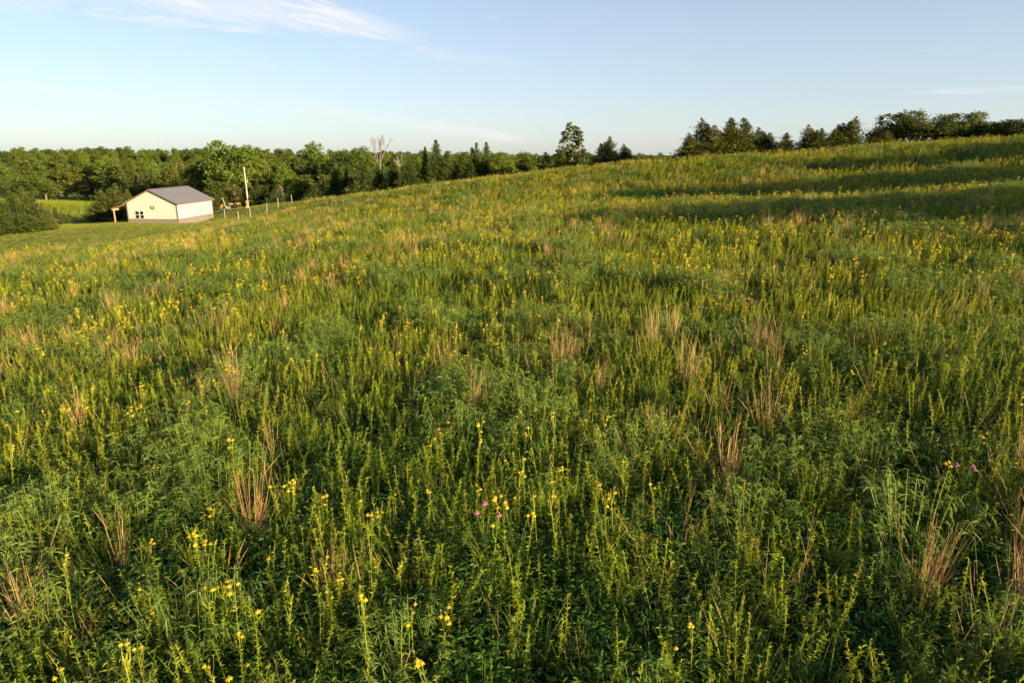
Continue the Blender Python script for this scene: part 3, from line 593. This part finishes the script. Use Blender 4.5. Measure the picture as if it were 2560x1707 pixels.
# ---- plant builders: each returns a list of (part, quads, material)
def stem_path(g, h, lean=.06, n=5):
    l = g.normal(0, lean, 2); b = g.normal(0, lean*.6, 2); t = np.linspace(0, 1, n)
    return np.stack([l[0]*h*t+b[0]*h*t*t, l[1]*h*t+b[1]*h*t*t, h*t], 1)
def along(path, t):
    t = np.asarray(t)*(len(path)-1); k = np.minimum(t.astype(int), len(path)-2); return path[k]+(path[k+1]-path[k])*(t-k)[:, None]
def ring_dirs(g, n, up): a = g.uniform(0, 6.283, n); return np.stack([np.cos(a), np.sin(a), np.broadcast_to(up, n)+g.normal(0, .15, n)], 1)
def flower(g, c, r, droop, np_=8):
    a = np.arange(np_)*6.283/np_+g.uniform(0, 6); d = np.stack([np.cos(a), np.sin(a), np.full(np_, .1)], 1)
    return blades(g, np.repeat(c[None], np_, 0), d, r, r*.55, droop, prof=((.15, .5), (.6, 1.), (1, .55)), side_jit=.05)
def knob(c, r, h): return tube([c+[0, 0, -h*.3], c+[0, 0, h*.3], c+[0, 0, h]], [r*.8, r, r*.25], 5)
def flowering_stalk(seed, nfl, pr=.034):
    g = np.random.default_rng(seed); h = g.uniform(.95, 1.3); p = stem_path(g, h)
    st = [tube(p, [.006, .0055, .005, .004, .003], 3)]; n = 40; t = np.sort(g.uniform(.10, .9, n))
    fo = [blades(g, along(p, t), ring_dirs(g, n, .75), g.uniform(.06, .12, n)*(1.15-.5*t), g.uniform(.011, .018, n), .4)]
    fl = []; cn = []; bd = []
    for k in range(nfl+g.integers(2, 4)):
        b = along(p, [g.uniform(.7, .97)])[0]; a = g.uniform(0, 6.283); L_ = g.uniform(.12, .30); e = b+np.array([math.cos(a)*.28, math.sin(a)*.28, 1.])*L_
        st.append(tube([b, (b+e)/2+[math.cos(a)*.02, math.sin(a)*.02, 0], e], [.003, .0025, .0022], 3))
        if k < nfl: fl.append((flower(g, e, pr*g.uniform(.85, 1.2), g.uniform(.3, 1.0)), knob(e, .011, .024)))
        else: bd.append(knob(e, .011, .016))
    parts = [('stem', cat(*st), 'leaf_lime'), ('foliage', cat(*fo), 'leaf_lime')]
    if bd: parts.append(('bud', cat(*bd), 'bud_green'))
    for f_, c_ in fl: parts.append(('flower_head', f_, 'petal_yellow')); parts.append(('flower_cone', c_, 'cone_brown'))
    return parts
def leafy_stalk(seed):
    g = np.random.default_rng(seed); h = g.uniform(.8, 1.25); p = stem_path(g, h, .09); n = 76; t = g.uniform(.10, 1.0, n)
    return [('stem', tube(p, [.006, .0055, .005, .004, .003], 3), 'leaf_lime'),
            ('foliage', blades(g, along(p, t), ring_dirs(g, n, .9), g.uniform(.055, .12, n)*(1.15-.45*t), g.uniform(.010, .017, n), .3), 'leaf_lime')]
def sunflower_clump(seed, nst=20, rad=.5, H=1.0):
    g = np.random.default_rng(seed); st = []; fo = []
    for i in range(nst):
        a = g.uniform(0, 6.283); r = rad*math.sqrt(g.random()); h = H*(1.05-.45*(r/rad)**2)*g.uniform(.85, 1.12)
        b = np.array([math.cos(a)*r*.65, math.sin(a)*r*.65, 0]); tp = np.array([math.cos(a)*r*1.15, math.sin(a)*r*1.15, h]); m = (b+tp)/2+[0, 0, .03]
        p = np.stack([b, b+(m-b)*.5, m, m+(tp-m)*.5, tp]); st.append(tube(p[[0, 2, 4]], [.006, .005, .003], 3))
        n = 16; t = np.concatenate([g.uniform(.42, .93, n-6), g.uniform(.93, 1., 6)])
        fo.append(blades(g, along(p, t), ring_dirs(g, n, .55), g.uniform(.10, .18, n), g.uniform(.012, .019, n), g.uniform(.5, .95, n), prof=((0, .4), (.4, 1.), (.75, .7), (1, .05))))
    return [('stem_cluster', cat(*st), 'leaf_sunflower'), ('foliage', cat(*fo), 'leaf_sunflower')]
def tussock(seed, n=60, H=1.25, fan=.16, base=.10):
    g = np.random.default_rng(seed); a = g.uniform(0, 6.283, n); r = base*np.sqrt(g.random(n)); b = np.stack([np.cos(a)*r, np.sin(a)*r, np.zeros(n)], 1)
    wild = np.where(g.random(n) < .15, .35, .08); d = np.stack([np.cos(a)*fan*(r/base+.2)+g.normal(0, 1, n)*wild, np.sin(a)*fan*(r/base+.2)+g.normal(0, 1, n)*wild, np.ones(n)], 1)
    L_ = H*(.3+.85*g.random(n))
    q = cat(blades(g, b, d, L_, .0048, g.uniform(-.02, .22, n), prof=((0, 1), (.4, .95), (.75, .8), (1, .3)), side_jit=2.),
            blades(g, b+d*(L_*g.uniform(.3, .7, n))[:, None], d+g.normal(0, .18, (n, 3)), L_*.32, .006, .05, side_jit=2.))
    m = 46; a = g.uniform(0, 6.283, m); dd = np.stack([np.cos(a)*.5, np.sin(a)*.5, np.ones(m)], 1)+g.normal(0, .15, (m, 3))
    q2 = blades(g, np.stack([np.cos(a)*base, np.sin(a)*base, np.zeros(m)], 1), dd, g.uniform(.3, .6, m), .010, .3, side_jit=1.)
    return [('stalk_bundle', q, 'straw'), ('basal_foliage', q2, 'leaf_grass')]
def low_plant(seed, n=60, H=.5, rad=.28, mat='leaf_low', nfl=0):
    g = np.random.default_rng(seed); a = g.uniform(0, 6.283, n); r = rad*np.sqrt(g.random(n)); z = H*(1.-.55*(r/rad)**2)*g.uniform(.35, 1., n)
    p = np.stack([np.cos(a)*r, np.sin(a)*r, z], 1); out = [('foliage', blades(g, p, ring_dirs(g, n, .35), g.uniform(.045, .09, n), g.uniform(.013, .024, n), .35), mat)]
    st = []
    for k in range(7): st.append(tube([[p[k][0]*.4, p[k][1]*.4, 0], p[k]], .004, 3))
    out.append(('stem_cluster', cat(*st), mat))
    if nfl:
        a = g.uniform(0, 6.283, nfl); r = rad*1.1*np.sqrt(g.random(nfl)); c = np.stack([np.cos(a)*r, np.sin(a)*r, H*(1.18-.5*(r/rad)**2)*g.uniform(.8, 1.05, nfl)], 1)
        out.append(('flower_head', np.concatenate([flower(g, v, .020, .2, 4) for v in c]), 'petal_yellow'))
    return out
def grass_tuft(seed, n=34, H=.7):
    g = np.random.default_rng(seed); a = g.uniform(0, 6.283, n); r = .10*np.sqrt(g.random(n)); b = np.stack([np.cos(a)*r, np.sin(a)*r, np.zeros(n)], 1)
    return [('foliage', blades(g, b, np.stack([np.cos(a)*.35, np.sin(a)*.35, np.ones(n)], 1)+g.normal(0, .15, (n, 3)), H*g.uniform(.6, 1.1, n), .009, g.uniform(.1, .45, n), prof=((0, .7), (.4, 1), (.75, .7), (1, .05)), side_jit=1.), 'leaf_grass')]
def coneflower(seed, petal='petal_pink', nst=3):
    g = np.random.default_rng(seed); parts = []; st = []; fo = []; fl = []
    for k in range(nst):
        h = g.uniform(.75, 1.0); p = stem_path(g, h, .12); p[:, :2] += g.normal(0, .05, 2); st.append(tube(p, .005, 3)); n = 8; t = g.uniform(.1, .6, n)
        fo.append(blades(g, along(p, t), ring_dirs(g, n, .6), g.uniform(.10, .18, n), .028, .4)); fl.append((flower(g, p[-1], .045, .55, 10), knob(p[-1], .018, .03)))
    parts = [('stem', cat(*st), 'leaf_low'), ('foliage', cat(*fo), 'leaf_low')]
    for a, b in fl: parts += [('flower_head', a, petal), ('flower_cone', b, 'cone_brown')]
    return parts

def forb(seed, H=.7, nst=6):
    g = np.random.default_rng(seed); st = []; fo = []
    for k in range(nst):
        a = g.uniform(0, 6.283); h = H*g.uniform(.6, 1.1); e = np.array([math.cos(a)*h*g.uniform(.1, .45), math.sin(a)*h*g.uniform(.1, .45), h]); m = e*[.35, .35, .5]
        p = np.stack([np.zeros(3), m*.5, m, (m+e)/2, e]); st.append(tube(p[[0, 2, 4]], [.005, .004, .002], 3)); n = 26; t = g.uniform(.2, 1, n)
        fo.append(blades(g, along(p, t), ring_dirs(g, n, .5), g.uniform(.04, .085, n), g.uniform(.010, .020, n), .4))
    return [('stem', cat(*st), 'leaf_forb'), ('foliage', cat(*fo), 'leaf_forb')]
FO = [join_proto('fo', forb(350+i, .5+.1*i, 5+i)) for i in range(5)]
FS = [flowering_stalk(200+i, 1+i % 4) for i in range(8)]
FSM = [join_proto('fs', p) for p in FS]
LSt = [leafy_stalk(220+i) for i in range(7)]; LSM = [join_proto('ls', p) for p in LSt]
SC = [sunflower_clump(240+i, 26+5*i, .50+.07*i, .78+.05*i) for i in range(5)]; SCM = [join_proto('sc', p) for p in SC]
TU = [tussock(260+i, (30, 42, 60, 20, 80)[i], (1.2, 1.4, 1.5, 1.35, 1.4)[i], (.07, .09, .12, .08, .06)[i], (.07, .09, .12, .05, .13)[i]) for i in range(5)]; TUM = [join_proto('tu', p) for p in TU]
LO = [low_plant(280+i, 105, .34+.07*i, .26+.03*i) for i in range(5)]; LOM = [join_proto('lo', p) for p in LO]
YB = [low_plant(290+i, 40, .6, .34, 'leaf_low', 26) for i in range(2)]; YBM = [join_proto('yb', p) for p in YB]
GT = [grass_tuft(300+i, 34, .55+.1*i) for i in range(4)]; GTM = [join_proto('gt', p) for p in GT]

def build_meadow():
    g = np.random.default_rng(42)
    YM = 128.
    def crest(ratio):           # how far out the slope is seen, by bearing
        return np.interp(ratio, [-.8, -.40, -.30, -.1, .08, .25, .5, .8], [75, 118, 126, 122, 114, 108, 106, 100])
    def sample(n):
        u = g.random(n); Y = 2.5+(YM-2.5)*u; 
        Y = np.sqrt(2.5**2+(YM**2-2.5**2)*g.random(n)); X = g.uniform(-1, 1, n)*(.80*Y+2.5)
        m = (Y < crest(X/np.maximum(Y, 3))) & (border_dist(X, Y) < -.3+1.4*vnoise(11, 7, X, Y)*.8)
        return X[m], Y[m]
    AREA = .80*YM**2+2.5*2*YM
    def place(dens, near, power=1., patch=None):
        """density per m2 at the camera, thinned with distance beyond `near`"""
        X, Y = sample(int(dens*AREA)); r = np.hypot(X, Y)
        p = np.minimum(1, (near/np.maximum(r, 1))**power)
        if patch is not None: p = p*np.clip(patch(X, Y), 0, 1)
        m = g.random(len(X)) < p
        return X[m], Y[m]
    sg = lambda v: 1/(1+np.exp(-v))
    def finish(X, Y): return np.stack([X, Y, tz(X, Y)+.05*vnoise(3, 9, X, Y)-.03], 1)
    def to_stuff(name, label, protos, X, Y, smin, smax, grow=0., tilt=.06, weights=None):
        n = len(X); r = np.hypot(X, Y); s = g.uniform(smin, smax, n)*(1+grow*np.clip((r-20)/80, 0, 1))
        idx = g.choice(len(protos), n, p=weights)
        scatter(name, label, protos, finish(X, Y), g.uniform(0, 6.283, n), s, idx, g.normal(0, tilt, (n, 2)), hs=.92/(1+grow*1.0*np.clip((r-20)/80, 0, 1))*(1-.12*np.clip((r-40)/60, 0, 1)))
        return n
    def individuals(name, parts_list, X, Y, smin, smax, label_fn, category, group_fn, tilt=.05):
        meshes = [[(nm, quads_mesh(nm, [(q, m)])) for nm, q, m in p] for p in parts_list]
        P = finish(X, Y)
        for i in range(len(X)):
            k = int(g.integers(len(meshes))); s = g.uniform(smin, smax)
            t = root(name, P[i], g.uniform(0, 6.283), (s, s, s)); t.rotation_euler[0] = g.normal(0, tilt); t.rotation_euler[1] = g.normal(0, tilt)
            tag(t, label_fn(i, X[i], Y[i], k), category, group_fn(i))
            for nm, me in meshes[k]:
                q = link(nm, me, t)
                if name == 'yellow_bush' and nm == 'flower_head': q['kind'] = 'stuff'
    # --- patch maps
    mound = lambda x, y: np.clip(.28+1.0*vnoise(61, 11, x, y)+.3*vnoise(73, 4, x, y), 0, 1)*np.where((y < 22) & (x > 0), 1.6, 1.)
    stalk = lambda x, y: np.clip(.40-.6*vnoise(61, 11, x, y)+.35*vnoise(62, 5, x, y)+.75*vnoise(71, 1.5, x, y), .04, 1)
    bloom = lambda x, y: np.clip(.04+.62*sg((x-6+.2*(y-45))/12)+.5*vnoise(63, 9, x, y)+.9*np.exp(-((x+3.8)**2+(y-6.6)**2)/3.5)+.5*np.exp(-((x+.2)**2/7+(y-7.2)**2/3)), .02, 1)*np.where((x > 2) & (y < 20), .25, 1)
    straw = lambda x, y: np.clip(.1+1.0*vnoise(64, 14, x, y)+.7*vnoise(67, 4.5, x, y)-.006*x, 0, 1)
    # --- flowering stalks: the nearest ones singly, the rest as one
    X, Y = place(3.6, 46, .9, bloom); r = np.hypot(X, Y); o = np.argsort(r); X, Y = X[o], Y[o]
    individuals('flowering_stalk', FS, X[:300], Y[:300], .65, 1.0, lambda i, x, y, k: 'tall green meadow stalk topped by %s' % ('a single drooping yellow flower head', 'a pair of drooping yellow flower heads', 'three drooping yellow flower heads', 'four drooping yellow flower heads')[k % 4], 'flower', lambda i: 'yellow flowering stalks in the meadow')
    FBM = [join_proto('fb', flowering_stalk(500+i, 3+i, .040)) for i in range(5)]
    n1 = to_stuff('yellow_bloom', 'yellow flowering stalks farther up the meadow', FBM, X[300:], Y[300:], .7, 1.05, .5, .10)
    # --- leafy stalks
    X, Y = place(38., 28, 1.1, stalk); r = np.hypot(X, Y); o = np.argsort(r); X, Y = X[o], Y[o]
    individuals('leafy_stalk', LSt, X[:300], Y[:300], .45, .9, lambda i, x, y, k: 'upright lime green leafy stalk without flowers in the foreground meadow', 'plant', lambda i: 'leafy stalks in the meadow')
    n2 = to_stuff('leafy_growth', 'dense upright green stalks covering the meadow', LSM, X[300:], Y[300:], .45, .95, .7, .12)
    # --- sunflower mounds
    X, Y = place(1.05, 45, .9, mound); r = np.hypot(X, Y); o = np.argsort(r); X, Y = X[o], Y[o]
    individuals('sunflower_clump', SC, X[:250], Y[:250], .75, 1.2, lambda i, x, y, k: '%s rounded clump of arching narrow green leaves in the meadow' % ('smallest low', 'small', 'middling', 'large', 'largest broad')[k], 'plant', lambda i: 'arching leaf clumps in the meadow', .03)
    n3 = to_stuff('leaf_mound_cover', 'rounded mounds of arching leaves farther up the meadow', SCM, X[250:], Y[250:], .85, 1.35, .3, .03)
    # --- dry tussocks
    X, Y = place(.30, 45, .8, straw); r = np.hypot(X, Y); o = np.argsort(r); X, Y = X[o], Y[o]
    KX = np.array([-3.95, -5.6, -2.3, -6.1, 1.9, 3.6, 4.2, -1.6, -.6]); KY = np.array([9.3, 8.6, 7.6, 7.4, 14.2, 17., 17.4, 16., 19.5])
    m = np.min(np.hypot(X[:, None]-KX, Y[:, None]-KY), 1) > 1.2; X = np.r_[KX, X[m]]; Y = np.r_[KY, Y[m]]
    individuals('dry_grass_tussock', TU, X[:160], Y[:160], .75, 1.08, lambda i, x, y, k: '%s tan tussock of last year\'s dry grass stalks in the meadow' % ('short upright', 'medium fanned', 'tall widely fanned', 'thin sparse', 'thick dense upright')[k], 'grass', lambda i: 'dry grass tussocks in the meadow', .05)
    n4 = to_stuff('dry_grass', 'tan dry grass farther up the meadow', TUM, X[160:], Y[160:], .75, 1.1, .25)
    Xs, Ys = place(3.0, 50, .9, lambda x, y: np.clip(.25+.6*vnoise(64, 14, x, y), .04, 1))
    strays = [join_proto('st', [('a', tussock(310+i, 7, 1.15, .35, .14)[0][1], 'straw')]) for i in range(4)]
    to_stuff('straw_stalks', 'scattered dry straw stalks among the green', strays, Xs, Ys, .7, 1.15, .4, .16)
    # straw fringe along the lawn edge and the brow
    t = g.uniform(0, 1, 1500); k = g.integers(1, len(BORDER)-2, 1500); q = BORDER[k]+(BORDER[k+1]-BORDER[k])*t[:, None]+np.stack([np.abs(g.normal(0, 1.8, 1500)), -np.abs(g.normal(0, 1.6, 1500))], 1)
    mk = vnoise(77, 16, q[:, 0], q[:, 1]) > .35
    to_stuff('straw_fringe', 'tan dry grass fringe along the mown edge', TUM, q[mk, 0], q[mk, 1], .5, .85)
    # --- small yellow bushes
    X, Y = place(.35, 30, .8, lambda x, y: np.clip(-.1+1.1*vnoise(65, 6, x, y)+.5*((x > 2) & (y < 20)), 0, 1)); r = np.hypot(X, Y); o = np.argsort(r); X, Y = X[o], Y[o]
    individuals('yellow_bush', YB, X[:120], Y[:120], .8, 1.2, lambda i, x, y, k: 'low dark bush dotted with tiny yellow flowers in the meadow', 'plant', lambda i: 'low bushes with tiny yellow flowers', .03)
    if len(X) > 120: to_stuff('tiny_yellow_bloom', 'tiny yellow flowers on low plants up the meadow', YBM, X[120:], Y[120:], .8, 1.2)
    # --- pink and orange flowers
    cx = np.array([-.35, 5.9, 6.2, 6.0, 6.6, 5.2, -9.5, 6.3]); cyy = np.array([8.2, 18.6, 18.9, 19.4, 18.8, 18.2, 17.5, 8.6])
    individuals('pink_coneflower', [coneflower(320, 'petal_pink', 2), coneflower(321, 'petal_pink', 3)], cx, cyy, .95, 1.1, lambda i, x, y, k: 'pink coneflower blooming among the green stalks', 'flower', lambda i: 'pink coneflowers in the meadow')
    cx = np.array([6.5, 5.7, 6.9, -1.3]); cyy = np.array([18.4, 19.2, 19.3, 11.2])
    individuals('orange_flower', [coneflower(330, 'petal_orange', 4), coneflower(331, 'petal_orange', 3)], cx, cyy, .95, 1.1, lambda i, x, y, k: 'orange flower head low among the green meadow stalks', 'flower', lambda i: 'orange flowers in the meadow')
    # --- branching forbs
    X, Y = place(11., 30, 1.1, lambda x, y: .4+.4*vnoise(68, 6, x, y)+.5*vnoise(72, 1.4, x, y))
    to_stuff('branching_forbs', 'branching leafy forbs between the taller stalks', FO, X, Y, .6, 1.25, .8, .12)
    # --- undergrowth and grass
    X, Y = place(15., 26, 1.2)
    n5 = to_stuff('undergrowth', 'low dark leafy undergrowth between the stalks', LOM, X, Y, .8, 1.4, 1.3)
    X, Y = place(7., 26, 1.1, lambda x, y: .45+.4*vnoise(66, 8, x, y))
    n6 = to_stuff('meadow_grass', 'green grass tufts between the flowers', GTM, X, Y, .8, 1.2, .9)
    # --- short lawn grass
    lawn_tuft = [join_proto('lt', [('a', blades(g, np.c_[g.uniform(-.18, .18, (30, 2)), np.zeros(30)], np.c_[g.normal(0, .35, (30, 2)), np.ones(30)], g.uniform(.06, .12, 30), .012, .2, side_jit=1.), 'lawn_blade')]) for i in range(4)]
    n = 60000; Y = g.uniform(62, 150, n); X = g.uniform(-100, -30, n); d = border_dist(X, Y)+1.2*vnoise(11, 7, X, Y)
    m = (d > -.2) & ~((X > -66) & (X < -53.6) & (Y > 111.5) & (Y < 125)); X, Y = X[m], Y[m]
    P = finish(X, Y); P[:, 2] = tz(X, Y)-.005
    scatter('lawn_grass', 'short mown grass of the lawn round the shed', lawn_tuft, P, g.uniform(0, 6.28, len(X)), g.uniform(.8, 1.5, len(X)), g.integers(0, 4, len(X)), hs=.75)
    # --- low meadow beyond the lawn
    n = 20000; X = g.uniform(-150, -76, n); Y = g.uniform(146, 206, n); m = (Y > 150-.0*X) & (vnoise(88, 12, X, Y) > -.9); X, Y = X[m], Y[m]
    P = finish(X, Y); scatter('low_meadow_growth', 'sunlit yellow green growth of the low meadow below the wood', LSM[:4], P, g.uniform(0, 6.28, len(X)), g.uniform(1.2, 2.0, len(X)), g.integers(0, 4, len(X)), hs=.55)
    print('counts', n1, n2, n3, n4, n5, n6)
build_meadow()

def build_far_wood():
    g = np.random.default_rng(9); n = 1100
    Y = g.uniform(225, 560, n); X = g.uniform(-.86, .22, n)*Y
    m = np.ones(n, bool); X, Y = X[m], Y[m]
    P = np.stack([X, Y, tz(X, Y)-.3], 1)
    crowns = [quads_join for quads_join in [p['parts'][1][1] for p in PB]]
    s = g.uniform(.7, 1.12, len(X))*np.interp(Y, [225, 330, 420], [.72, .85, 1.08])
    scatter('distant_woodland', 'rolling green woodland reaching to the horizon', crowns, P, g.uniform(0, 6.28, len(X)), s, g.integers(0, len(crowns), len(X)))
build_far_wood()
print('objects', len(bpy.data.objects))
